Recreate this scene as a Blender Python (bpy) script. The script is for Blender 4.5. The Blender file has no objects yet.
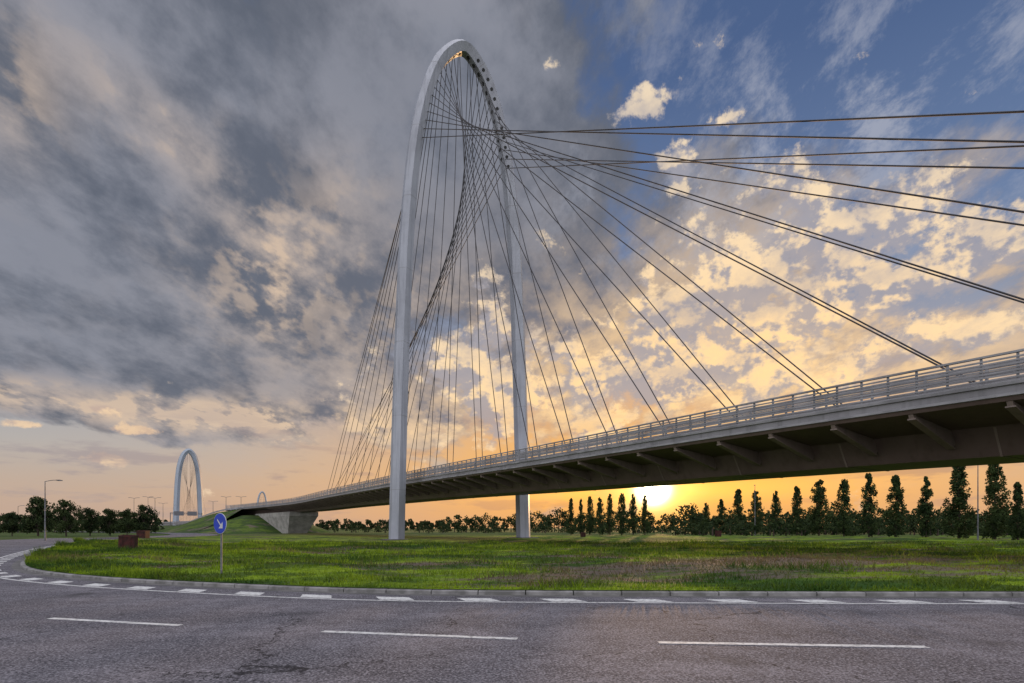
import bpy, math, random
import numpy as np
from mathutils import Vector
random.seed(7); rng=np.random.default_rng(7)
scene=bpy.context.scene
F=569.0; HY=528.0; CH=1.7
# ------------------------------------------------------------ helpers
class MB:
    def __init__(s): s.v=[];s.f=[];s.m=[]
    def quad(s,a,b,c,d,m=0):
        i=len(s.v); s.v+= [tuple(a),tuple(b),tuple(c),tuple(d)]; s.f.append((i,i+1,i+2,i+3)); s.m.append(m)
    def box(s,c,ax,ay,az,m=0):
        c=Vector(c);ax=Vector(ax);ay=Vector(ay);az=Vector(az);i=len(s.v)
        for k in (-1,1):
            for j in (-1,1):
                for l in (-1,1): s.v.append(tuple(c+ax*l+ay*j+az*k))
        for f in ((0,2,3,1),(4,5,7,6),(0,1,5,4),(2,6,7,3),(0,4,6,2),(1,3,7,5)):
            s.f.append(tuple(i+x for x in f)); s.m.append(m)
    def cyl(s,p0,p1,r0,r1,n=8,m=0,cap=True):
        p0=Vector(p0);p1=Vector(p1);d=(p1-p0).normalized()
        a=d.orthogonal().normalized();b=d.cross(a);i=len(s.v)
        for p,r in((p0,r0),(p1,r1)):
            for k in range(n):
                t=2*math.pi*k/n; s.v.append(tuple(p+a*(r*math.cos(t))+b*(r*math.sin(t))))
        for k in range(n):
            s.f.append((i+k,i+(k+1)%n,i+n+(k+1)%n,i+n+k)); s.m.append(m)
        if cap:
            s.f.append(tuple(i+k for k in reversed(range(n)))); s.m.append(m)
            s.f.append(tuple(i+n+k for k in range(n))); s.m.append(m)
    def loft(s,rings,m=0,closed=True,cap=True):
        i=len(s.v); n=len(rings[0])
        for r in rings: s.v+=[tuple(p) for p in r]
        for a in range(len(rings)-1):
            for k in range(n if closed else n-1):
                k2=(k+1)%n
                s.f.append((i+a*n+k,i+a*n+k2,i+(a+1)*n+k2,i+(a+1)*n+k)); s.m.append(m)
        if cap and closed:
            s.f.append(tuple(i+k for k in reversed(range(n)))); s.m.append(m)
            j=i+(len(rings)-1)*n
            s.f.append(tuple(j+k for k in range(n))); s.m.append(m)
    def obj(s,name,mats,parent=None,smooth=False):
        me=bpy.data.meshes.new(name); me.from_pydata(s.v,[],s.f)
        for x in mats: me.materials.append(x)
        me.polygons.foreach_set('material_index',s.m)
        if smooth: me.polygons.foreach_set('use_smooth',[True]*len(s.f))
        me.update(); o=bpy.data.objects.new(name,me); scene.collection.objects.link(o)
        if parent: o.parent=parent
        return o
def empty(name,loc=(0,0,0)):
    e=bpy.data.objects.new(name,None); scene.collection.objects.link(e); return e
def catmull(pts,n=12):
    p=[np.array(x,float) for x in pts]; p=[2*p[0]-p[1]]+p+[2*p[-1]-p[-2]]; out=[]
    for i in range(1,len(p)-2):
        for k in range(n):
            t=k/n
            out.append(.5*((2*p[i])+(-p[i-1]+p[i+1])*t+(2*p[i-1]-5*p[i]+4*p[i+1]-p[i+2])*t*t+(-p[i-1]+3*p[i]-3*p[i+1]+p[i+2])*t**3))
    out.append(p[-2]); return np.array(out)
def resample(c,step):
    d=np.r_[0,np.cumsum(np.linalg.norm(np.diff(c,axis=0),axis=1))]
    s=np.arange(0,d[-1],step); return np.stack([np.interp(s,d,c[:,k]) for k in range(c.shape[1])],1)
# ------------------------------------------------------------ materials
class NT:
    def __init__(s,nt): s.nt=nt
    def n(s,t,**k):
        x=s.nt.nodes.new(t)
        for a,b in k.items(): setattr(x,a,b)
        return x
    def put(s,inp,v):
        if isinstance(v,bpy.types.NodeSocket): s.nt.links.new(v,inp)
        elif isinstance(v,tuple) and len(v)==3 and inp.type=='RGBA': inp.default_value=(*v,1)
        else: inp.default_value=v
    def m(s,op,a,b=None,c=None,clamp=False):
        x=s.n('ShaderNodeMath',operation=op,use_clamp=clamp)
        s.put(x.inputs[0],a)
        if b is not None: s.put(x.inputs[1],b)
        if c is not None: s.put(x.inputs[2],c)
        return x.outputs[0]
    def mix(s,f,a,b,bt='MIX'):
        x=s.n('ShaderNodeMix',data_type='RGBA',blend_type=bt,clamp_factor=True)
        s.put(x.inputs[0],f);s.put(x.inputs[6],a);s.put(x.inputs[7],b); return x.outputs[2]
    def noise(s,vec,scale,detail=4,rough=.5,dist=0,dim='3D'):
        x=s.n('ShaderNodeTexNoise',noise_dimensions=dim); s.put(x.inputs['Vector'],vec)
        x.inputs['Scale'].default_value=scale;x.inputs['Detail'].default_value=detail
        x.inputs['Roughness'].default_value=rough;x.inputs['Distortion'].default_value=dist
        return x.outputs[0]
    def ss(s,v,a,b,lo=0.,hi=1.):
        x=s.n('ShaderNodeMapRange',interpolation_type='SMOOTHSTEP',clamp=True)
        s.put(x.inputs[0],v); x.inputs[1].default_value=a;x.inputs[2].default_value=b
        x.inputs[3].default_value=lo;x.inputs[4].default_value=hi; return x.outputs[0]
    def mapping(s,vec,loc=(0,0,0),rot=(0,0,0),sc=(1,1,1),ty='POINT'):
        x=s.n('ShaderNodeMapping',vector_type=ty); s.put(x.inputs[0],vec)
        x.inputs[1].default_value=loc;x.inputs[2].default_value=rot;x.inputs[3].default_value=sc; return x.outputs[0]
def mat(name,rough=.8,spec=.3):
    m=bpy.data.materials.new(name); m.use_nodes=True
    t=NT(m.node_tree); b=m.node_tree.nodes['Principled BSDF']; b.inputs['Roughness'].default_value=rough
    b.inputs['Specular IOR Level'].default_value=spec
    t.pos=t.n('ShaderNodeNewGeometry').outputs['Position']; t.b=b
    return m,t,b
def bump(t,h,strength,dist=.02):
    x=t.n('ShaderNodeBump'); x.inputs['Strength'].default_value=strength; x.inputs['Distance'].default_value=dist
    t.put(x.inputs['Height'],h); t.nt.links.new(x.outputs[0],t.b.inputs['Normal'])
def simple(name,c1,c2,scale,rough=.7,metal=0,detail=5,bs=0):
    m,t,b=mat(name,rough); n=t.noise(t.pos,scale,detail,.6)
    t.put(b.inputs['Base Color'],t.mix(t.ss(n,.35,.65),c1,c2)); b.inputs['Metallic'].default_value=metal
    if bs: bump(t,n,bs)
    return m
def paint(name,c,dirt):
    m,t,b=mat(name,.5)
    st=t.noise(t.mapping(t.pos,sc=(1.2,1.2,.06)),2.0,4,.6)
    bl=t.noise(t.pos,.25,4,.6)
    col=t.mix(t.ss(st,.45,.75,0,.7),c,dirt); col=t.mix(t.ss(bl,.4,.7,0,.45),col,dirt)
    t.put(b.inputs['Base Color'],col); return m
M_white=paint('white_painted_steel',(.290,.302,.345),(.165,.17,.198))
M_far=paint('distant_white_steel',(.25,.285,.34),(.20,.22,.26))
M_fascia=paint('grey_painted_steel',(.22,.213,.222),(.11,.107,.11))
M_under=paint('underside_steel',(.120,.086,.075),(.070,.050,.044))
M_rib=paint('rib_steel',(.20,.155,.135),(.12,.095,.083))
M_rail=simple('railing_steel',(.27,.265,.275),(.17,.167,.175),.6,.45)
M_cable=simple('cable_sheath',(.040,.037,.042),(.025,.024,.027),.5,.7)
M_dark=simple('dark_opening',(.02,.02,.022),(.03,.03,.03),2,.8)
M_conc=simple('concrete',(.34,.325,.30),(.22,.21,.195),.5,.9,bs=.15)
M_kerb=simple('kerb_concrete',(.20,.195,.195),(.10,.098,.095),2.2,.9,bs=.3)
M_gut=simple('gutter_concrete',(.115,.11,.11),(.07,.068,.068),1.2,.9,bs=.3)
M_pole=simple('galvanised_steel',(.14,.145,.155),(.09,.09,.10),2,.5,.3)
M_rust=simple('rusty_steel',(.050,.012,.010),(.020,.008,.007),4,.85,bs=.3)
M_lamp=simple('lamp_head',(.12,.12,.13),(.08,.08,.09),4,.5)
M_bark=simple('bark',(.06,.045,.035),(.035,.028,.022),6,.95)
M_blue=simple('sign_blue',(.008,.035,.34),(.008,.03,.26),5,.35)
M_swhite=simple('sign_white',(.45,.45,.47),(.36,.36,.38),5,.4)
def asphalt():
    m,t,b=mat('asphalt',.95,.08)
    big=t.noise(t.mapping(t.pos,sc=(.5,1.4,1)),.3,4,.6); med=t.noise(t.pos,1.7,5,.68); fine=t.noise(t.pos,32,4,.78)
    vo=t.n('ShaderNodeTexVoronoi',feature='F1'); t.put(vo.inputs['Vector'],t.pos); vo.inputs['Scale'].default_value=48
    c=t.mix(t.ss(big,.36,.62),(.062,.059,.070),(.130,.121,.138))
    c=t.mix(t.ss(med,.38,.66,0,.65),c,(.042,.040,.049))
    c=t.mix(t.ss(fine,.46,.66,0,.75),c,(.29,.277,.305))
    c=t.mix(t.ss(fine,.5,.36,0,.75),c,(.018,.018,.021))
    c=t.mix(t.ss(vo.outputs[0],.25,.05,0,.4),c,(.025,.025,.028))
    w=t.noise(t.pos,.9,4,.7)
    wv=t.n('ShaderNodeVectorMath',operation='ADD'); t.put(wv.inputs[0],t.pos)
    cb=t.n('ShaderNodeCombineXYZ'); t.put(cb.inputs[0],t.m('MULTIPLY',w,1.6)); t.put(cb.inputs[1],t.m('MULTIPLY',med,1.3)); t.nt.links.new(cb.outputs[0],wv.inputs[1])
    ve=t.n('ShaderNodeTexVoronoi',feature='DISTANCE_TO_EDGE'); t.put(ve.inputs['Vector'],wv.outputs[0]); ve.inputs['Scale'].default_value=.21
    cr=t.ss(ve.outputs[0],.006,.001); msk=t.ss(t.noise(t.pos,.35,2,.5),.46,.54)
    cr=t.m('MULTIPLY',cr,msk)
    c=t.mix(t.m('MULTIPLY',cr,.85),c,(.012,.012,.014))
    st=t.ss(t.noise(t.mapping(t.pos,loc=(3.2,1,0)),.55,3,.5),.61,.74,0,.6)
    c=t.mix(st,c,(.03,.029,.031))
    t.put(b.inputs['Base Color'],c)
    bump(t,fine,.6,.012); return m
M_asph=asphalt()
def roadpaint():
    m,t,b=mat('road_paint',.8,.2)
    n=t.noise(t.pos,9,6,.75); f=t.noise(t.pos,45,4,.7)
    c=t.mix(t.ss(n,.47,.62,0,.8),(.52,.52,.52),(.16,.155,.16)); c=t.mix(t.ss(f,.48,.66,0,.5),c,(.2,.2,.2))
    t.put(b.inputs['Base Color'],c); return m
M_paint=roadpaint()
def grassmat(name,blades=False,bank=False):
    m,t,b=mat(name,.95,.1)
    a=t.noise(t.mapping(t.pos,loc=(2,0,0),sc=(.5,1.5,1)),.13,4,.62); c2=t.noise(t.mapping(t.pos,loc=(31,7,0),sc=(.6,1.3,1)),.45,5,.72); fi=t.noise(t.pos,5,4,.75)
    c=t.mix(t.ss(a,.42,.56),(.028,.066,.012),(.165,.245,.014))
    c=t.mix(t.ss(c2,.46,.57,0,.8),c,(.026,.050,.012))
    sp=t.n('ShaderNodeVectorMath',operation='DISTANCE'); t.put(sp.inputs[0],t.mapping(t.pos,sc=(.40,1,0))); sp.inputs[1].default_value=(4.6,23,0)
    bare=t.ss(sp.outputs['Value'],8.5,.5,0,.16)
    d=t.ss(t.m('ADD',t.noise(t.mapping(t.pos,loc=(5,-13,2),sc=(.45,1.5,1)),.24,6,.76),bare),.535,.63)
    if bank: c=t.mix(.65,c,(.033,.048,.022))
    if blades:
        c=t.mix(t.ss(fi,.45,.65,0,.3),c,(.15,.23,.014)); c=t.mix(t.m('MULTIPLY',d,.85),c,(.115,.088,.058))
    else:
        c=t.mix(t.ss(fi,.4,.7,0,.7),c,(.02,.042,.010)); c=t.mix(t.m('MULTIPLY',d,.9),c,(.11,.083,.075))
        bump(t,fi,.9,.12)
    t.put(b.inputs['Base Color'],c)
    if blades:
        tr=t.n('ShaderNodeBsdfTranslucent'); t.put(tr.inputs[0],c); mx=t.n('ShaderNodeMixShader'); mx.inputs[0].default_value=.4
        t.nt.links.new(b.outputs[0],mx.inputs[1]); t.nt.links.new(tr.outputs[0],mx.inputs[2])
        t.nt.links.new(mx.outputs[0],t.nt.nodes['Material Output'].inputs[0])
    return m
M_grass=grassmat('grass_turf'); M_blade=grassmat('grass_blades',True); M_bank=grassmat('bank_grass',bank=True)
def leafmat(name,c1,c2):
    m,t,b=mat(name,.9,.1); n=t.noise(t.pos,.9,2,.6)
    r=t.n('ShaderNodeObjectInfo').outputs['Random']
    c=t.mix(t.ss(n,.4,.62),c1,c2); c=t.mix(t.m('MULTIPLY',r,.3),c,(.045,.060,.018))
    t.put(b.inputs['Base Color'],c); tr=t.n('ShaderNodeBsdfTranslucent'); t.put(tr.inputs[0],c); mx=t.n('ShaderNodeMixShader'); mx.inputs[0].default_value=.2
    t.nt.links.new(b.outputs[0],mx.inputs[1]); t.nt.links.new(tr.outputs[0],mx.inputs[2]); t.nt.links.new(mx.outputs[0],t.nt.nodes['Material Output'].inputs[0])
    return m
M_leaf=leafmat('poplar_foliage',(.015,.030,.013),(.045,.068,.023))
M_leaf2=leafmat('broadleaf_foliage',(.012,.023,.011),(.034,.049,.018))
# ------------------------------------------------------------ ground, island, road
K=catmull([(140,34),(90,22),(50,16.2),(30,14.6),(12.8,14.2),(5,14.3),(-2.9,14.7),(-7.4,16.1),(-12,17.9),(-16.7,20.6),(-20.7,24.2),(-25.6,30.2),(-32.7,40),(-41.7,53.7),(-52,74),(-60,100)],12)
K=resample(K,.4)
for _ in range(30): K[1:-1]=.5*K[1:-1]+.25*(K[:-2]+K[2:])
Tn=np.gradient(K,axis=0); Tn/=np.linalg.norm(Tn,axis=1)[:,None]
OUT=np.stack([-Tn[:,1],Tn[:,0]],1)
if OUT[len(K)//3][1]>0: OUT=-OUT
Sx=K[::-1,0]; Sy=K[::-1,1]
def kerbY(x): return np.interp(x,Sx,Sy)
def gh(x,y):
    d=y-kerbY(x); k=np.clip(d/4,0,1); far=np.clip((130-y)/50,0,1)
    b=.10*np.sin(x*.31+1.3)*np.sin(y*.23+.4)+.06*np.sin(x*.83+y*.41)+.03*np.sin(x*2.1-y*1.7)+.12*np.exp(-((d-9)/7)**2)*(.6+.4*np.sin(x*.12))
    return (.12+(b+.06)*k)*far+.012
g=MB(); R=5000; g.quad((-R,-R,0),(R,-R,0),(R,R,0),(-R,R,0)); g.obj('ground',[M_bank])
mb=MB(); nv=90
vs=(np.linspace(0,1,nv))**1.8
Ks=K[::2]
rings=[]
for kx,ky in Ks:
    ys=ky+(130-ky)*vs; rings.append([(kx,y,float(gh(kx,y))) for y in ys])
mb.loft(rings,closed=False); mb.obj('grass_island',[M_grass],smooth=True)
def strip(mb,a,b,z,i0=0,i1=None,m=0,step=1):
    idx=range(i0,(i1 if i1 else len(K)),step)
    rings=[[(*(K[i]+OUT[i]*a),z),(*(K[i]+OUT[i]*b),z)] for i in idx]
    mb.loft(rings,m,closed=False)
mb=MB(); strip(mb,.0,17.5,.008,step=2); mb.obj('asphalt_road',[M_asph])
mb=MB()
for i in range(0,len(K)-3,3):
    ring=[]
    for j in range(0,4):
        q=K[i+j] if j<3 else K[i+2]+(K[i+3]-K[i+2])*.93
        o=OUT[min(i+j,len(K)-1)]
        pr=[(.16,.0),(.16,.09),(.135,.11),(.0,.115),(-.02,.0)]
        ring.append([(*(q+o*a),z) for a,z in pr])
    mb.loft(ring)
mb.obj('kerb',[M_kerb])
mb=MB(); strip(mb,.16,.46,.012,step=2); mb.obj('gutter_pavement',[M_gut])
mb=MB()
strip(mb,1.44,1.56,.0125,step=1)
L=1.95; d=np.r_[0,np.cumsum(np.linalg.norm(np.diff(K,axis=0),axis=1))]
def at(s,o):
    x=np.array([np.interp(s,d,K[:,0]),np.interp(s,d,K[:,1])]); n=np.array([np.interp(s,d,OUT[:,0]),np.interp(s,d,OUT[:,1])]); return x+n*o
s=2.
while s<d[-1]-3:
    p=[at(s,.84),at(s+.80,.84),at(s+.50,1.36),at(s-.30,1.36)]
    mb.quad(*[(*q,.0125) for q in p]); s+=L
def dash(a,b,w=.15):
    a=np.array(a);b=np.array(b);t=(b-a)/np.linalg.norm(b-a);n=np.array([-t[1],t[0]])*w/2
    mb.quad((*(a-n),.0125),(*(b-n),.0125),(*(b+n),.0125),(*(a+n),.0125))
dash((-8.65,10.65),(-5.76,9.87)); dash((-3.1,9.3),(.08,8.68)); dash((2.16,8.4),(5.9,8.08)); dash((8.4,8.0),(11.6,8.0))
mb.obj('road_marking',[M_paint])
# ------------------------------------------------------------ grass blades
def blades(n,ymax,pw,name):
    x=rng.uniform(-48,62,n*3); u=rng.random(n*3)**pw; ky=kerbY(x); y=ky+.05+(ymax-ky)*u
    ok=(np.abs(x)<y*.98+1.5)&(y>ky); x=x[ok][:n];y=y[ok][:n]; n=len(x)
    z=gh(x,y)-.01; dist=y-kerbY(x)
    h=(.035+.07*rng.random(n)**2)*(1+1.5*(np.sin(x*.9+np.sin(y))*np.sin(y*1.3+x*.3)>.45))*(1+.015*y); h[dist<.35]*=1.5
    w=.010+.0005*y; a=rng.uniform(0,math.pi,n); lx=rng.normal(0,.45,n)*h; ly=rng.normal(0,.45,n)*h
    V=np.zeros((n,3,3)); V[:,0]=np.stack([x-np.cos(a)*w,y-np.sin(a)*w,z],1); V[:,1]=np.stack([x+np.cos(a)*w,y+np.sin(a)*w,z],1); V[:,2]=np.stack([x+lx,y+ly,z+h],1)
    me=bpy.data.meshes.new(name); me.vertices.add(3*n); me.vertices.foreach_set('co',V.ravel())
    me.loops.add(3*n); me.loops.foreach_set('vertex_index',np.arange(3*n,dtype=np.int32))
    me.polygons.add(n); me.polygons.foreach_set('loop_start',np.arange(0,3*n,3,dtype=np.int32)); me.polygons.foreach_set('loop_total',np.full(n,3,dtype=np.int32))
    me.materials.append(M_blade); me.update(); me.validate()
    o=bpy.data.objects.new(name,me); scene.collection.objects.link(o)
blades(150000,58,1.5,'grass')
# ------------------------------------------------------------ main bridge
M0=np.array([-6.8,80.5]); dv=np.array([.504,-.864]); pv=np.array([.864,.504])
hr_t=[-300,-155,-124,-60,-3,22,33,51,64,80,110]; hr_z=[9.6,9.8,10.2,10.2,9.75,9.3,9.1,8.9,8.6,8.2,7.3]
def z0(t): 
    return float(np.mean([np.interp(t+k,hr_t,hr_z) for k in (-12,-8,-4,0,4,8,12)]))-1.3
def P(t,u,z,rel=True):
    lat=-.0024*max(0,-80-t)**2
    q=M0+dv*t+pv*(u+lat); return (q[0],q[1],(z0(t) if rel else 0)+z)
bridge=empty('cable_stayed_bridge')
ts=list(np.arange(-156,108.1,3.))
mb=MB()
W=6.75
slab=[(-W,.18),(-W,-.42),(-W+.12,-.62),(-3.0,-1.05),(-2.2,-2.35),(2.2,-2.35),(3.0,-1.05),(W-.12,-.62),(W,-.42),(W,.18),(W-.35,.18),(W-.35,0),(-W+.35,0),(-W+.35,.18)]
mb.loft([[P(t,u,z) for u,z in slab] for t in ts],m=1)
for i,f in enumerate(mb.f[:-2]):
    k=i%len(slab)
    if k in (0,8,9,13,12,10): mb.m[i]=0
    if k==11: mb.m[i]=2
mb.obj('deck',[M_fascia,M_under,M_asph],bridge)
mb=MB()
for sd in (-1,1):
    mb.loft([[P(t,sd*(W+.003+a),z) for a,z in ((0,-.05),(.10,-.02),(.12,.10),(.0,.14))] for t in ts])
    mb.loft([[P(t,sd*(W+.003+a),z) for a,z in ((0,-.46),(.07,-.44),(.07,-.34),(.0,-.32))] for t in ts])
mb.obj('edge_beam',[M_rail],bridge)
mb=MB(); t=-122.
while t<106:
    for sd in (-1,1):
        a=.10
        pr=[(W-.15,-.60),(W-.25,-.80),(2.75,-1.85),(2.6,-1.65),(2.95,-1.0)]
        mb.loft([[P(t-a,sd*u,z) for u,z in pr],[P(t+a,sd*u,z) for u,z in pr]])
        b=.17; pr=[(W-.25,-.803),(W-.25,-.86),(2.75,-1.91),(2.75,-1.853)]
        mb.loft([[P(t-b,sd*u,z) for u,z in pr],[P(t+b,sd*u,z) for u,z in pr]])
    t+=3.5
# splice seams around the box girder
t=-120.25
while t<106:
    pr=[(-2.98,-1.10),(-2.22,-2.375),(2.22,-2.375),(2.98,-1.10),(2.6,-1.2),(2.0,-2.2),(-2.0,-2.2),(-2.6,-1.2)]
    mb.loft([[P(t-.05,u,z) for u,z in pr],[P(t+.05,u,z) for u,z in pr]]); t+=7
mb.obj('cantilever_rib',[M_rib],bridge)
mb=MB()
for sd in (-1,1):
    for k,hz in enumerate((.27,.40,.53,.66,.79,.92,1.05)):
        r=.028; uu=W-.02
        mb.loft([[P(t,sd*uu+a,.0+hz+b) for a,b in ((-r,-r),(r,-r),(r,r*1.3),(-r,r*1.3))] for t in ts])
    mb.loft([[P(t,sd*(W-.02)+a,1.24+b) for a,b in ((-.07,-.04),(.07,-.04),(.07,.04),(-.07,.04))] for t in ts])
    t=-155.
    while t<107:
        b0=Vector(P(t,sd*(W-.08),.18)); b1=Vector(P(t,sd*(W-.08),1.2)); c=(b0+b1)/2
        mb.box(c,Vector((*dv,0))*.035,Vector((*pv,0))*.05,Vector((0,0,.51))); t+=1.17 if t>-40 else 3
    for zz in (.45,.85,1.15):
        mb.loft([[P(t,sd*5.2+a,b+zz) for a,b in ((-.05,-.09),(.05,-.09),(.05,.09),(-.05,.09))] for t in ts])
    t=-124.
    while t<106:
        mb.box(P(t,sd*5.28,.6),Vector((*dv,0))*.05,Vector((*pv,0))*.04,Vector((0,0,.6))); t+=2.3
mb.obj('railing',[M_rail],bridge)
prof=[(1,-.3),(.975,10),(.945,20),(.905,31),(.855,41),(.79,49),(.70,55.8),(.54,62.3),(.33,66.9),(0,69.6)]
HS=9.9
pts=[(-a*HS,z) for a,z in prof]+[(a*HS,z) for a,z in prof[-2::-1]]
C=resample(catmull(pts,14),.7); C=np.vstack([C,[pts[-1]]])
TT=np.gradient(C,axis=0); TT/=np.linalg.norm(TT,axis=1)[:,None]; NN=np.stack([-TT[:,1],TT[:,0]],1)
def archP(base,pvv,dvv,uz,n,a,b,sc=1):
    u=(uz[0]+n[0]*a)*sc; z=(uz[1]+n[1]*a)*sc
    q=base+pvv*u+dvv*b*sc; return (q[0],q[1],z)
def arch_mesh(base,pvv,dvv,sc=1,thick=1.,m=0):
    mb=MB(); rings=[]
    for (u,z),n in zip(C,NN):
        k=min(max(z/69,0),1); ha=(.92-.10*k)*thick; hb=(1.25-.15*k)*thick
        sec=[(ha,-hb*.35),(ha,hb*.35),(ha*.2,hb),(-ha,hb*.5),(-ha,-hb*.5),(ha*.2,-hb)]
        rings.append([archP(base,pvv,dvv,(u,z),n,a,b,sc) for a,b in sec])
    mb.loft(rings); return mb
arch_mesh(M0,pv,dv).obj('arch_pylon',[M_white],bridge)
mb=MB()
for i in range(10,len(C)-8,14):
    (u,z),n=C[i],NN[i]; (u2,z2)=C[i]+(C[i+1]-C[i])*.07
    rr=[]
    for (uu,zz) in ((u,z),(u2,z2)):
        k=min(max(zz/69,0),1); ha=.92-.10*k+.006; hb=1.25-.15*k+.008
        rr.append([archP(M0,pv,dv,(uu,zz),n,a,b) for a,b in [(ha,-hb*.35),(ha,hb*.35),(ha*.2,hb),(-ha,hb*.5),(-ha,-hb*.5),(ha*.2,-hb)]])
    mb.loft(rr)
mb.obj('arch_seam',[M_fascia],bridge)
mb=MB()
for u in (-HS,HS):
    q=M0+pv*u; zz=float(gh(q[0],q[1]))
    mb.box((q[0],q[1],zz+.02),Vector((*pv,0))*1.5,Vector((*dv,0))*1.9,Vector((0,0,.08)))
mb.obj('leg_footing',[M_gut],bridge)
dl=np.r_[0,np.cumsum(np.linalg.norm(np.diff(C,axis=0),axis=1))]; half=dl[-1]/2
def arc(s): 
    return np.array([np.interp(s,dl,C[:,0]),np.interp(s,dl,C[:,1])]),np.array([np.interp(s,dl,NN[:,0]),np.interp(s,dl,NN[:,1])])
cab=MB(); anc=MB(); sock=MB()
NC=13
for i in range(NC):
    t=5.+7.07*i if i<12 else 86.8
    for side in (-1,1):
        off=1.2+i*1.34
        uz,n=arc(half+side*off)
        for dirn in (1,-1):
            A=archP(M0,pv,dv,uz,n,-.6,dirn*.2)
            B=P(dirn*t,side*.45,.25)
            cab.cyl(A,B,.048,.048,6,cap=False)
            A_=Vector(A);B_=Vector(B); e=(A_-B_).normalized(); sock.cyl(B_-e*.2,B_+e*1.3,.11,.09,8)
        c0=Vector(archP(M0,pv,dv,uz,n,-.60,0)); c1=Vector(archP(M0,pv,dv,uz,n,-.84,0)); anc.cyl(c0,c1,.30,.28,12)
        if side>0 and i>0:
            c0=Vector(archP(M0,pv,dv,uz,n,-.335,.75)); c1=Vector(archP(M0,pv,dv,uz,n,-.394,.842)); anc.cyl(c0,c1,.22,.22,14)
cab.obj('stay_cables',[M_cable],bridge); anc.obj('cable_anchor',[M_dark],bridge); sock.obj('cable_socket',[M_pole],bridge)
mb=MB()
def taper(tc,lt,lb,wt,wb,ztop):
    top=[P(tc+a*lt,b*wt,ztop) for a,b in ((-1,-1),(1,-1),(1,1),(-1,1))]
    mid=[(p[0],p[1],p[2]-1.2) for p in top]
    bot=[P(tc+a*lb,b*wb,-.1,False) for a,b in ((-1,-1),(1,-1),(1,1),(-1,1))]
    mb.loft([top,mid,bot])
taper(-124,15,9,4.2,2.8,-2.25); taper(104,4,3,4.6,3.4,-2.36)
mb.obj('abutment',[M_conc],bridge)
# ------------------------------------------------------------ approach embankment
E=catmull([P(-143,0,0,False)[:2],P(-165,0,0,False)[:2],(-150,272),(-185,315),(-212,355),(-260,410),(-380,560)],10); E=resample(E,3.)
ET=np.gradient(E,axis=0); ET/=np.linalg.norm(ET,axis=1)[:,None]; EN=np.stack([ET[:,1],-ET[:,0]],1)
NE=len(E); TOP=np.array([8.2-5.2*min(1,i/30) for i in range(NE)])
emb=MB(); rings=[]
for i,(p,n) in enumerate(zip(E,EN)):
    tp=TOP[i]; rings.append([(*(p+n*a),z) for a,z in ((-24,-.1),(-14,tp*.5),(-7.5,tp-.06),(7.5,tp-.06),(14,tp*.5),(24,-.1))])
emb.loft(rings,closed=False)
c=E[0]; nose=[]
for k in range(13):
    ang=math.pi*k/12; dd=EN[0]*math.cos(ang)-ET[0]*math.sin(ang)
    nose.append([(*(c+dd*a),z) for a,z in ((24,-.1),(14,TOP[0]*.45),(7.5,TOP[0]-2.2),(0.1,TOP[0]-2.1))])
emb.loft(nose,closed=False)
emb.obj('embankment',[M_bank],smooth=True)
rd=MB(); rd.loft([[(*(p+n*a),tz) for a in (-6,6)] for p,n,tz in zip(E,EN,TOP)],closed=False); rd.obj('approach_road',[M_asph])
gr=MB()
for a in (-6.5,6.5):
    gr.loft([[(*(p+n*(a+x)),tz+z) for x,z in ((-.06,.45),(.06,.45),(.06,.95),(-.06,.95))] for p,n,tz in zip(E,EN,TOP)])
    for p,n,tz in zip(E,EN,TOP): gr.box((*(p+n*a),tz+.4),(.06,0,0),(0,.06,0),(0,0,.5))
gr.obj('guard_rail',[M_rail])
S=catmull([(-62,92),(-68,120),(-88,155),(-118,190),(-165,225),(-240,290)],12); ST=np.gradient(S,axis=0); ST/=np.linalg.norm(ST,axis=1)[:,None]; SN=np.stack([ST[:,1],-ST[:,0]],1)
rd=MB(); rd.loft([[(*(p+n*a),.12) for a in (-5,5)] for p,n in zip(S,SN)],closed=False); rd.obj('side_road',[M_asph])
# overhead direction-sign gantry on the approach
gi=int(np.argmin(np.abs(E[:,0]+168))); p,n,tz=E[gi],EN[gi],TOP[gi]; gm=MB()
N3=Vector((*n,0)); T3=Vector((*ET[gi],0)); c0=Vector((*p,tz))
for sgn in (-1,1): gm.cyl(c0+N3*7.2*sgn,c0+N3*7.2*sgn+Vector((0,0,6.6)),.22,.2,8)
for zz in (5.9,6.5): gm.box(c0+Vector((0,0,zz)),N3*7.2,T3*.12,Vector((0,0,.12)))
for k in range(-6,7): gm.cyl(c0+N3*(k*1.1)+Vector((0,0,5.9)),c0+N3*(k*1.1+.5)+Vector((0,0,6.5)),.06,.06,5)
for k in (-3.4,2.6): gm.box(c0+N3*k-T3*.35+Vector((0,0,6.2)),N3*2.2,T3*.05,Vector((0,0,1.1)),m=1)
gm.obj('overhead_sign_gantry',[M_pole,M_lamp])
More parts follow.
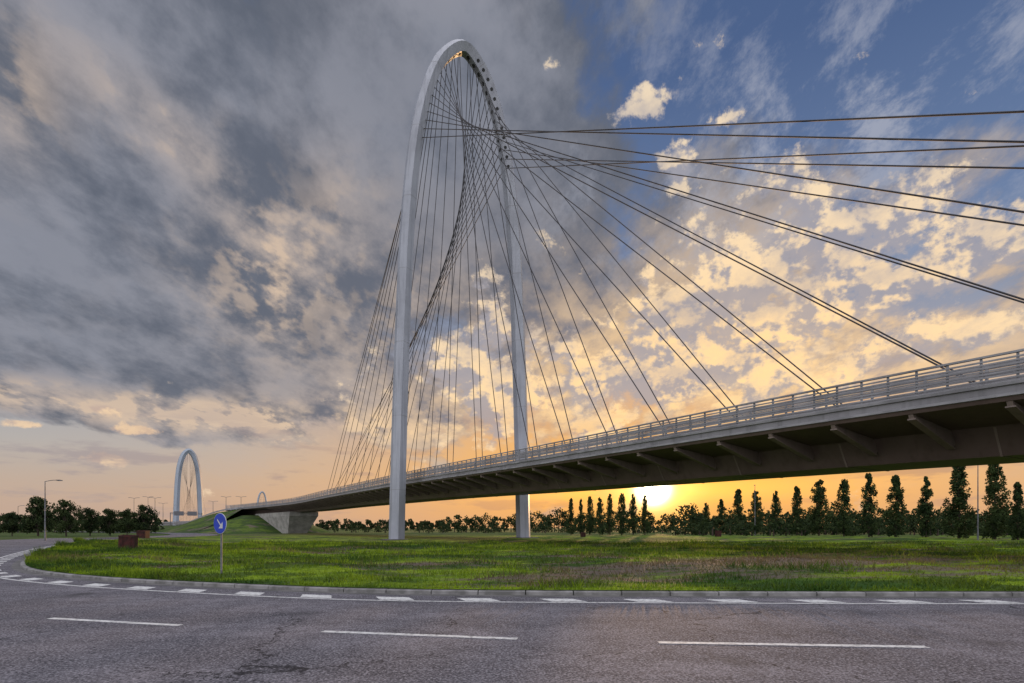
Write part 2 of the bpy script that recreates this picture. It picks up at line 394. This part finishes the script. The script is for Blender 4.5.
# ------------------------------------------------------------ distant arch bridges
def far_bridge(base,ang,sc,thick,dz):
    e=empty('cable_stayed_bridge'); b=np.array(base,float)
    pvv=np.array([math.cos(ang),math.sin(ang)]); dvv=np.array([pvv[1],-pvv[0]])
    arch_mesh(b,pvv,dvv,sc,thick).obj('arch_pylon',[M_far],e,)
    c=MB()
    for i in range(9):
        for side in (-1,1):
            uz,n=arc(half+side*(1+i*1.9)); A=archP(b,pvv,dvv,uz,n,-.4,0,sc)
            for dirn in (1,-1):
                q=b+dvv*dirn*(4+3.6*i)+pvv*side*2.; c.cyl(A,(q[0],q[1],dz),.03,.03,5,cap=False)
    c.obj('stay_cables',[M_cable],e)
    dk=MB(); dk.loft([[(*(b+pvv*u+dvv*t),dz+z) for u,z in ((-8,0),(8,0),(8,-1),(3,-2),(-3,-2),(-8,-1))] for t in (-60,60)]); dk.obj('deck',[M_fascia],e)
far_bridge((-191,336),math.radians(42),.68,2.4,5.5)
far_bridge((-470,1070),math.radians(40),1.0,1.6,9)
# ------------------------------------------------------------ trees
def leafcloud(mb,cs,rs,n,size,m=1):
    cs=np.array(cs);rs=np.array(rs)
    for _ in range(n):
        i=random.randrange(len(cs)); d=rng.normal(0,1,3); d/=np.linalg.norm(d); p=cs[i]+d*rs[i]*(random.random()**.5)
        a=rng.normal(0,1,3);a/=np.linalg.norm(a);b=np.cross(a,rng.normal(0,1,3));b/=np.linalg.norm(b)+1e-6
        s=size*random.uniform(.6,1.3); j=len(mb.v)
        mb.v+=[tuple(p-a*s),tuple(p+b*s*.6),tuple(p+a*s),tuple(p-b*s*.6)]; mb.f.append((j,j+1,j+2,j+3)); mb.m.append(m)
def poplar(H,Wd,seed):
    random.seed(seed); global rng; rng=np.random.default_rng(seed)
    mb=MB(); mb.cyl((0,0,-.1),(0,0,H*.5),.16,.08,8); mb.cyl((0,0,H*.5),(.05,0,H*.95),.08,.02,6)
    cs=[];rs=[]
    for k in range(110):
        h=random.uniform(.07,.985); pr=(min(1,(h-.0)/.20)**.5)*(1-h)**.5*1.25
        r=Wd/2*pr*random.uniform(.1,.95); a=random.uniform(0,6.283)
        p=(r*math.cos(a),r*math.sin(a),h*H); cs.append(p); rs.append((.12+.32*pr)*Wd/3.0*np.array([1,1,1.8]))
        if k%4==0: mb.cyl((0,0,max(.6,h*H-r*2.2-.5)),p,.035,.012,5)
    leafcloud(mb,cs,rs,6500,.14)
    me=mb.obj('tmp',[M_bark,M_leaf]); d=me.data; bpy.data.objects.remove(me); return d
pops=[poplar(10,w_,s) for s,w_ in ((1,3.1),(2,2.8),(3,3.3),(4,2.9),(5,3.1),(6,3.4))]
def round_tree(H,Wd,seed,n=6000,ls=.18):
    random.seed(seed); global rng; rng=np.random.default_rng(seed)
    mb=MB(); mb.cyl((0,0,-.1),(0,0,H*.35),.18,.12,8); cs=[];rs=[]
    for k in range(46):
        a=random.uniform(0,6.283); h=random.uniform(.2,1); r=Wd/2*math.sqrt(max(.05,1-((h-.52)/.5)**2))*random.uniform(.1,1)
        p=(r*math.cos(a),r*math.sin(a),h*H*.93); cs.append(p); rs.append(np.array([.85,.85,.7])*random.uniform(.6,1.15)*Wd/5)
        mb.cyl((0,0,H*random.uniform(.12,.3)),p,.06,.015,5)
    leafcloud(mb,cs,rs,n,ls); me=mb.obj('tmp',[M_bark,M_leaf2]); d=me.data; bpy.data.objects.remove(me); return d
rounds=[round_tree(7,6.2,s) for s in (11,12,13)]
def place(name,data,x,y,s=1,sx=None,z=0):
    o=bpy.data.objects.new(name,data); scene.collection.objects.link(o); o.location=(x,y,z); q=sx or s; o.scale=(q,q,s); o.rotation_euler=(0,0,random.uniform(0,6.28)); return o
random.seed(3)
for px,top in ((1040,455),(1018,482),(995,461),(959,462),(926,477),(896,475),(869,473),(844,479),(819,479),(797,486),(776,491),(756,490),(738,489),(721,499),(706,503),(692,506)):
    Y=63*F/(px-512)*random.uniform(.97,1.03); X=(px-512)/F*Y; H=(HY-top)/F*Y+CH
    place('poplar_tree',random.choice(pops),X,Y,H/10,H/10*random.uniform(.85,1.15))
for px,top in ((571,498),(581,499),(590,496),(600,497),(610,494),(622,493),(633,494),(645,495)):
    Y=random.uniform(128,142); X=(px-512)/F*Y; H=(HY-top)/F*Y+CH; place('poplar_tree',random.choice(pops),X,Y,H/10,H/10*.78)
for px,top,Y in ((12,512,120),(38,497,118),(66,500,112),(90,508,118),(110,509,122),(127,509,116),(145,505,120),(-15,505,110)):
    X=(px-512)/F*Y; H=(HY-top)/F*Y+CH; place('broadleaf_tree',random.choice(rounds),X,Y,H/7,H/7*random.uniform(.8,1))
random.seed(21); rng=np.random.default_rng(21)
belt=MB()
def belt_tree(x,y,H,Wd,n,ls):
    cs=[];rs=[]
    belt.cyl((x,y,0),(x,y,H*.4),.2,.15,5,m=0)
    for k in range(10):
        a=random.uniform(0,6.283);h=random.uniform(.12,.92);r=Wd/2*math.sqrt(max(.05,1-((h-.45)/.56)**2))*random.uniform(.1,1)
        cs.append((x+r*math.cos(a),y+r*math.sin(a),h*H)); rs.append(np.array([1,1,.9])*Wd*.22)
    leafcloud(belt,cs,rs,n,ls)
px=-120
while px<1180:
    if px<165: Y=random.uniform(190,230);H=random.uniform(5,7.5);st=7
    elif px<440: Y=random.uniform(380,460);H=random.uniform(4,8.5);st=4.5
    elif px<520: Y=random.uniform(220,250);H=random.uniform(5,8.5);st=6
    elif px<680: Y=random.uniform(220,280);H=random.uniform(6,9.5);st=5
    else: Y=random.uniform(160,200);H=random.uniform(6,9);st=6.5
    belt_tree((px-512)/F*Y,Y,H,H*random.uniform(.7,1.05),230,.5 if Y<300 else .8); px+=st*random.uniform(.5,1.3)
for i in range(120):
    px=random.uniform(670,1150); Y=random.uniform(115,160); belt_tree((px-512)/F*Y,Y,random.uniform(1.8,4.4),random.uniform(3.,5.5),110,.34)
for i in range(40):
    px=random.uniform(330,670); Y=random.uniform(180,230); belt_tree((px-512)/F*Y,Y,random.uniform(1.5,3.5),random.uniform(3.,5.5),90,.34)
belt.obj('distant_trees',[M_bark,M_leaf2])
# ------------------------------------------------------------ street lamps
def lamp(px,Y,H,ang,double=False,z=0,fat=1.):
    mb=MB(); mb.cyl((0,0,0),(0,0,1.0),.11*fat,.10*fat,10); mb.cyl((0,0,1.0),(0,0,H-.25),.085*fat,.05*fat,10)
    for sg in ((1,-1) if double else (1,)):
        prev=Vector((0,0,H-.3))
        for k in range(1,5):
            q=Vector((sg*.35*k,0,H-.3+.3*math.sin(k/4*math.pi/2))); mb.cyl(prev,q,.04*fat,.04*fat,8); prev=q
        mb.loft([[(sg*(1.35),y,H+zz) for y,zz in ((-.10,-.04),(.10,-.04),(.08,.06),(-.08,.06))],
                 [(sg*(1.7),y,H+zz) for y,zz in ((-.17,-.09),(.17,-.09),(.12,.09),(-.12,.09))],
                 [(sg*(2.1),y,H+zz) for y,zz in ((-.10,-.05),(.10,-.05),(.06,.05),(-.06,.05))]],m=1)
    o=mb.obj('street_lamp',[M_pole,M_lamp]); o.location=((px-512)/F*Y,Y,z); o.rotation_euler=(0,0,ang); return o
lamp(45,76,8.2,1.2); lamp(978,74,10.7,1.4); lamp(755,122,11,1.2); lamp(590,150,9,1.); lamp(18,210,10,.3,fat=1.6)
for px,Y,H in ((134,240,14.5),(148,250,15.5),(155,220,13.5),(163,280,14)): lamp(px,Y,H,.4,True,fat=1.8)
for px,Y,H in ((226,250,15.5),(241,240,15),(213,260,14),(283,280,15),(256,300,14.5),(305,300,14)): lamp(px,Y,H,.6,True,0,fat=1.8)
# ------------------------------------------------------------ blue keep-right sign
X,Y=-9.55,18.7; zg=float(gh(X,Y)); mb=MB(); CZ=1.66
mb.cyl((0,0,-.1),(0,0,1.98),.032,.032,10,m=0)
def disc(r,y0,y1,m,n=28):
    mb.cyl((0,y0,CZ),(0,y1,CZ),r,r,n,m=m)
disc(.34,-.035,-.055,2); disc(.328,-.0555,-.062,1)
ar=[(-.11,.15),(-.145,.115),(.035,-.075),(-.06,-.16),(.16,-.16),(.16,.06),(.07,-.035)]
i=len(mb.v); mb.v+=[(a,-.066,CZ+b) for a,b in ar]; mb.f.append(tuple(range(i,i+7))); mb.m.append(2)
mb.box((0,-.02,CZ+.15),(.12,0,0),(0,.014,0),(0,0,.015)); mb.box((0,-.02,CZ-.15),(.12,0,0),(0,.014,0),(0,0,.015))
o=mb.obj('traffic_sign',[M_pole,M_blue,M_swhite]); o.location=(X,Y,zg); o.rotation_euler=(0,0,math.radians(-30))
# ------------------------------------------------------------ rusty steel planter boxes
def planter(px,Y,w,h,ang):
    mb=MB(); t_=.05
    for sx in (-1,1):
        mb.box((sx*(w/2-t_/2),0,h/2),(t_/2,0,0),(0,w/2,0),(0,0,h/2)); mb.box((0,sx*(w/2-t_/2),h/2),(w/2-t_-.001,0,0),(0,t_/2,0),(0,0,h/2))
        mb.box((sx*w*.25,-w/2-.02,h/2),(.03,0,0),(0,.018,0),(0,0,h*.48))
        mb.box((0,sx*(w/2+.022),h-.06),(w/2,0,0),(0,.02,0),(0,0,.05))
    mb.box((0,0,h*.8),(w/2-.06,0,0),(0,w/2-.06,0),(0,0,.03),m=1)
    x=(px-512)/F*Y; o=mb.obj('rusty_steel_planter',[M_rust,M_bark]); o.location=(x,Y,float(gh(x,Y))-.03); o.rotation_euler=(math.radians(3),math.radians(2),ang)
planter(128,38,.90,.95,.35); planter(143,75,1.1,1.0,.1); planter(583,98,.7,.8,.2); planter(718,100,.8,1.1,.2)
# ------------------------------------------------------------ camera
cam=bpy.data.cameras.new('camera'); co=bpy.data.objects.new('camera',cam); scene.collection.objects.link(co)
co.location=(0,0,CH); co.rotation_euler=(math.radians(90),0,0); cam.lens=20.0; cam.sensor_width=36; cam.shift_y=(HY-341.5)/1024; cam.clip_end=20000; cam.clip_start=.1
scene.camera=co
# ------------------------------------------------------------ sun
SAZ=math.atan((653-512)/F); SEL=math.atan((528-490)/F*math.cos(SAZ))
Sd=Vector((math.sin(SAZ)*math.cos(SEL),math.cos(SAZ)*math.cos(SEL),math.sin(SEL)))
l=bpy.data.lights.new('sun','SUN'); l.energy=3.0; l.angle=math.radians(.6); l.color=(1,.58,.26)
lo=bpy.data.objects.new('sun',l); lo.rotation_euler=Sd.to_track_quat('Z','Y').to_euler(); scene.collection.objects.link(lo)
# ------------------------------------------------------------ sky
w=bpy.data.worlds.new('World'); scene.world=w; w.use_nodes=True
w.cycles.sampling_method='MANUAL'; w.cycles.sample_map_resolution=256
t=NT(w.node_tree); bg=w.node_tree.nodes['Background']
sky=t.n('ShaderNodeTexSky',sky_type='NISHITA'); sky.sun_disc=False; sky.sun_elevation=SEL; sky.sun_rotation=SAZ; sky.air_density=1.2; sky.dust_density=2
gen=t.n('ShaderNodeTexCoord').outputs['Generated']
nm=t.n('ShaderNodeVectorMath',operation='NORMALIZE'); t.put(nm.inputs[0],gen); D=nm.outputs[0]
sp=t.n('ShaderNodeSeparateXYZ'); t.put(sp.inputs[0],D); x,y,z=sp.outputs
az=t.m('ARCTAN2',x,y); el=t.m('ARCSINE',z)
ae=t.n('ShaderNodeCombineXYZ'); t.put(ae.inputs[0],az); t.put(ae.inputs[1],el); AE=ae.outputs[0]
def blob1(px,py,rx,ry,rot=0):
    a0=math.atan((px-512)/F); e0=math.atan((HY-py)/F*math.cos(a0))
    rx_=rx/F*math.cos(a0)**2; ry_=ry/F*math.cos(a0)*math.cos(e0)**2
    v=t.mapping(AE,loc=(a0,e0,0),rot=(0,0,rot),sc=(rx_,ry_,1),ty='TEXTURE')
    dt=t.n('ShaderNodeVectorMath',operation='DOT_PRODUCT'); t.put(dt.inputs[0],v); t.put(dt.inputs[1],v)
    return t.m('POWER',.36788,dt.outputs['Value'])
def bsum(base,lst):
    r=base
    for b in lst: r=t.m('MULTIPLY_ADD',blob1(*b[:4],*(b[5:])),b[4],r)
    return r
rp=t.n('ShaderNodeValToRGB'); t.put(rp.inputs[0],z); cr=rp.color_ramp
st=[(0,(.56,.38,.27)),(.05,(.52,.40,.32)),(.12,(.42,.41,.41)),(.24,(.26,.33,.44)),(.42,(.13,.20,.36)),(.62,(.065,.115,.25)),(1,(.05,.09,.2))]
cr.elements[0].position=0; cr.elements[0].color=(*st[0][1],1); cr.elements[1].position=1; cr.elements[1].color=(*st[-1][1],1)
for p,c in st[1:-1]: e=cr.elements.new(p); e.color=(*c,1)
clear=t.mix(1.,rp.outputs[0],t.mix(1.,sky.outputs[0],(.008,.008,.008),'MULTIPLY'),'ADD')
warm=blob1(660,480,350,95)
core=blob1(655,480,230,65)
clear=t.mix(t.m('MULTIPLY',warm,.9),clear,(.92,.47,.14))
clear=t.mix(t.m('MULTIPLY',core,.85),clear,(1.05,.50,.08))
den=t.m('ADD',t.m('MAXIMUM',z,0.),.28)
cb=t.n('ShaderNodeCombineXYZ'); t.put(cb.inputs[0],t.m('DIVIDE',x,den)); t.put(cb.inputs[1],t.m('DIVIDE',y,den)); PQ=cb.outputs[0]
Q=t.mapping(PQ,loc=(1.3,.4,0),rot=(0,0,.75),sc=(1.15,.75,1)); Qs=t.mapping(PQ,loc=(1.31,.355,0),rot=(0,0,.75),sc=(1.15,.75,1))
n1=t.noise(Q,2.2,8,.60,0,'2D'); n1s=t.noise(Qs,2.2,5,.60,0,'2D')
bias=bsum(-.03,[(60,160,340,210,.34),(330,110,200,170,.26),(300,290,70,60,.15),(560,200,130,180,.20),(190,385,320,50,.20),(400,330,180,90,.13),(640,330,150,100,.08),
   (900,50,260,110,-.05),(140,487,480,36,-.40),(900,500,300,45,-.2)])
val=t.m('ADD',n1,bias)
cov=t.ss(val,.46,.60)
nd=t.noise(t.mapping(PQ,loc=(4,9,0),rot=(0,0,.6),sc=(1.1,.8,1)),5.5,6,.62,0,'2D')
body=t.m('MULTIPLY_ADD',nd,.5,t.m('MULTIPLY',n1,.5))
mot=t.ss(body,.37,.62)
dif=t.m('SUBTRACT',n1,n1s); lit=t.ss(dif,-.02,.06)
sunp=t.m('MINIMUM',bsum(0.,[(720,370,290,120,1.),(600,430,220,60,.5)]),1.)
base=t.mix(mot,(.120,.135,.172),(.27,.285,.34))
base=t.mix(t.m('MULTIPLY',sunp,.85),base,t.mix(mot,(.34,.30,.32),(1.02,.66,.31)))
hi=t.mix(sunp,(.66,.51,.39),(1.2,.80,.38))
lk=bsum(.03,[(720,390,280,110,.5),(262,275,60,55,1.1,-.7),(190,150,110,35,.5,-.4),(15,100,40,60,.7),(180,412,300,14,1.),(340,215,50,50,.4),(430,320,120,50,.4),(300,430,160,25,.6)])
lk=t.m('MULTIPLY',lk,t.m('MULTIPLY_ADD',mot,.8,t.m('MULTIPLY',lit,.6)),clamp=True)
ccol=t.mix(lk,base,hi)
dk=bsum(0.,[(565,225,110,110,.45),(40,250,200,90,.18),(330,50,220,70,.20),(430,220,110,120,.2),(120,360,200,40,.15)])
ccol=t.mix(dk,ccol,(.095,.115,.155))
col=t.mix(t.m('MULTIPLY',cov,.97),clear,ccol)
wn=t.noise(t.mapping(PQ,loc=(2,5,0),rot=(0,0,-.5),sc=(1.7,1.1,1)),3.,7,.70,.1,'2D')
wm=t.m('MULTIPLY',t.ss(wn,.46,.66),bsum(.05,[(830,130,300,140,.68)]))
col=t.mix(wm,col,(.42,.44,.52))
AM=t.mapping(AE,sc=(1,1.3,1)); AMs=t.mapping(AE,loc=(.010,.022,0),sc=(1,1.3,1))
n2=t.noise(AM,9.5,7,.64,.06,'2D'); n2s=t.noise(AMs,9.5,4,.64,.06,'2D')
b2=bsum(-.20,[(900,240,230,70,.23),(745,240,120,80,.19),(650,95,34,20,.36),(676,165,22,34,.36),(738,112,22,14,.26),(548,65,22,13,.22),
   (950,170,70,25,.12),(790,350,280,65,.25),(560,400,200,70,.25),(470,330,60,90,.15),(112,460,38,9,.36),(90,408,50,7,.30),(190,434,110,6,.28),(25,424,26,5,.3),(220,170,240,170,-.15)])
v2=t.m('ADD',n2,b2); c2=t.ss(v2,.48,.60); l2=t.ss(t.m('SUBTRACT',n2,n2s),-.06,.08)
l2=t.m('MULTIPLY',l2,t.ss(nd,.3,.62,.35,1.))
pc=t.mix(l2,(.35,.345,.40),(1.0,.80,.55)); pc=t.mix(t.m('MULTIPLY',sunp,t.m('MULTIPLY_ADD',l2,.6,.1)),pc,(1.25,.78,.31))
pc=t.mix(t.m('MULTIPLY',blob1(150,440,250,50),.6),pc,(.80,.50,.28))
col=t.mix(t.m('MULTIPLY',c2,.85),col,pc)
bn=t.noise(t.mapping(AE,loc=(3,1,0),sc=(2.2,11,1)),2.2,5,.6,.1,'2D')
col=t.mix(t.m('MULTIPLY',t.ss(bn,.52,.66,0,.65),t.ss(z,.24,.08)),col,t.mix(warm,(.33,.30,.33),(.60,.29,.11)))
col=t.mix(t.ss(z,.09,0.,0,.6),col,t.mix(warm,(.50,.38,.32),(.98,.42,.10)))
def addc(col,fac,c): return t.mix(fac,col,c,'ADD')
col=addc(col,blob1(653,490,150,13),(.55,.26,.03))
col=addc(col,blob1(653,490,36,24),(1.3,.80,.20))
col=addc(col,blob1(653,489,11,10),(20.,17.,11.))
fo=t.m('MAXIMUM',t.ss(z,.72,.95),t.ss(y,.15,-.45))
col=t.mix(fo,col,(1.72,1.71,1.82))  # bright fill added overhead and behind the camera to light the foreground
col=t.mix(1.,col,(10.,10.,10.),'MULTIPLY')
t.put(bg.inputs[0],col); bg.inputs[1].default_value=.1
scene.view_settings.view_transform='Standard'; scene.view_settings.look='None'; scene.view_settings.exposure=0
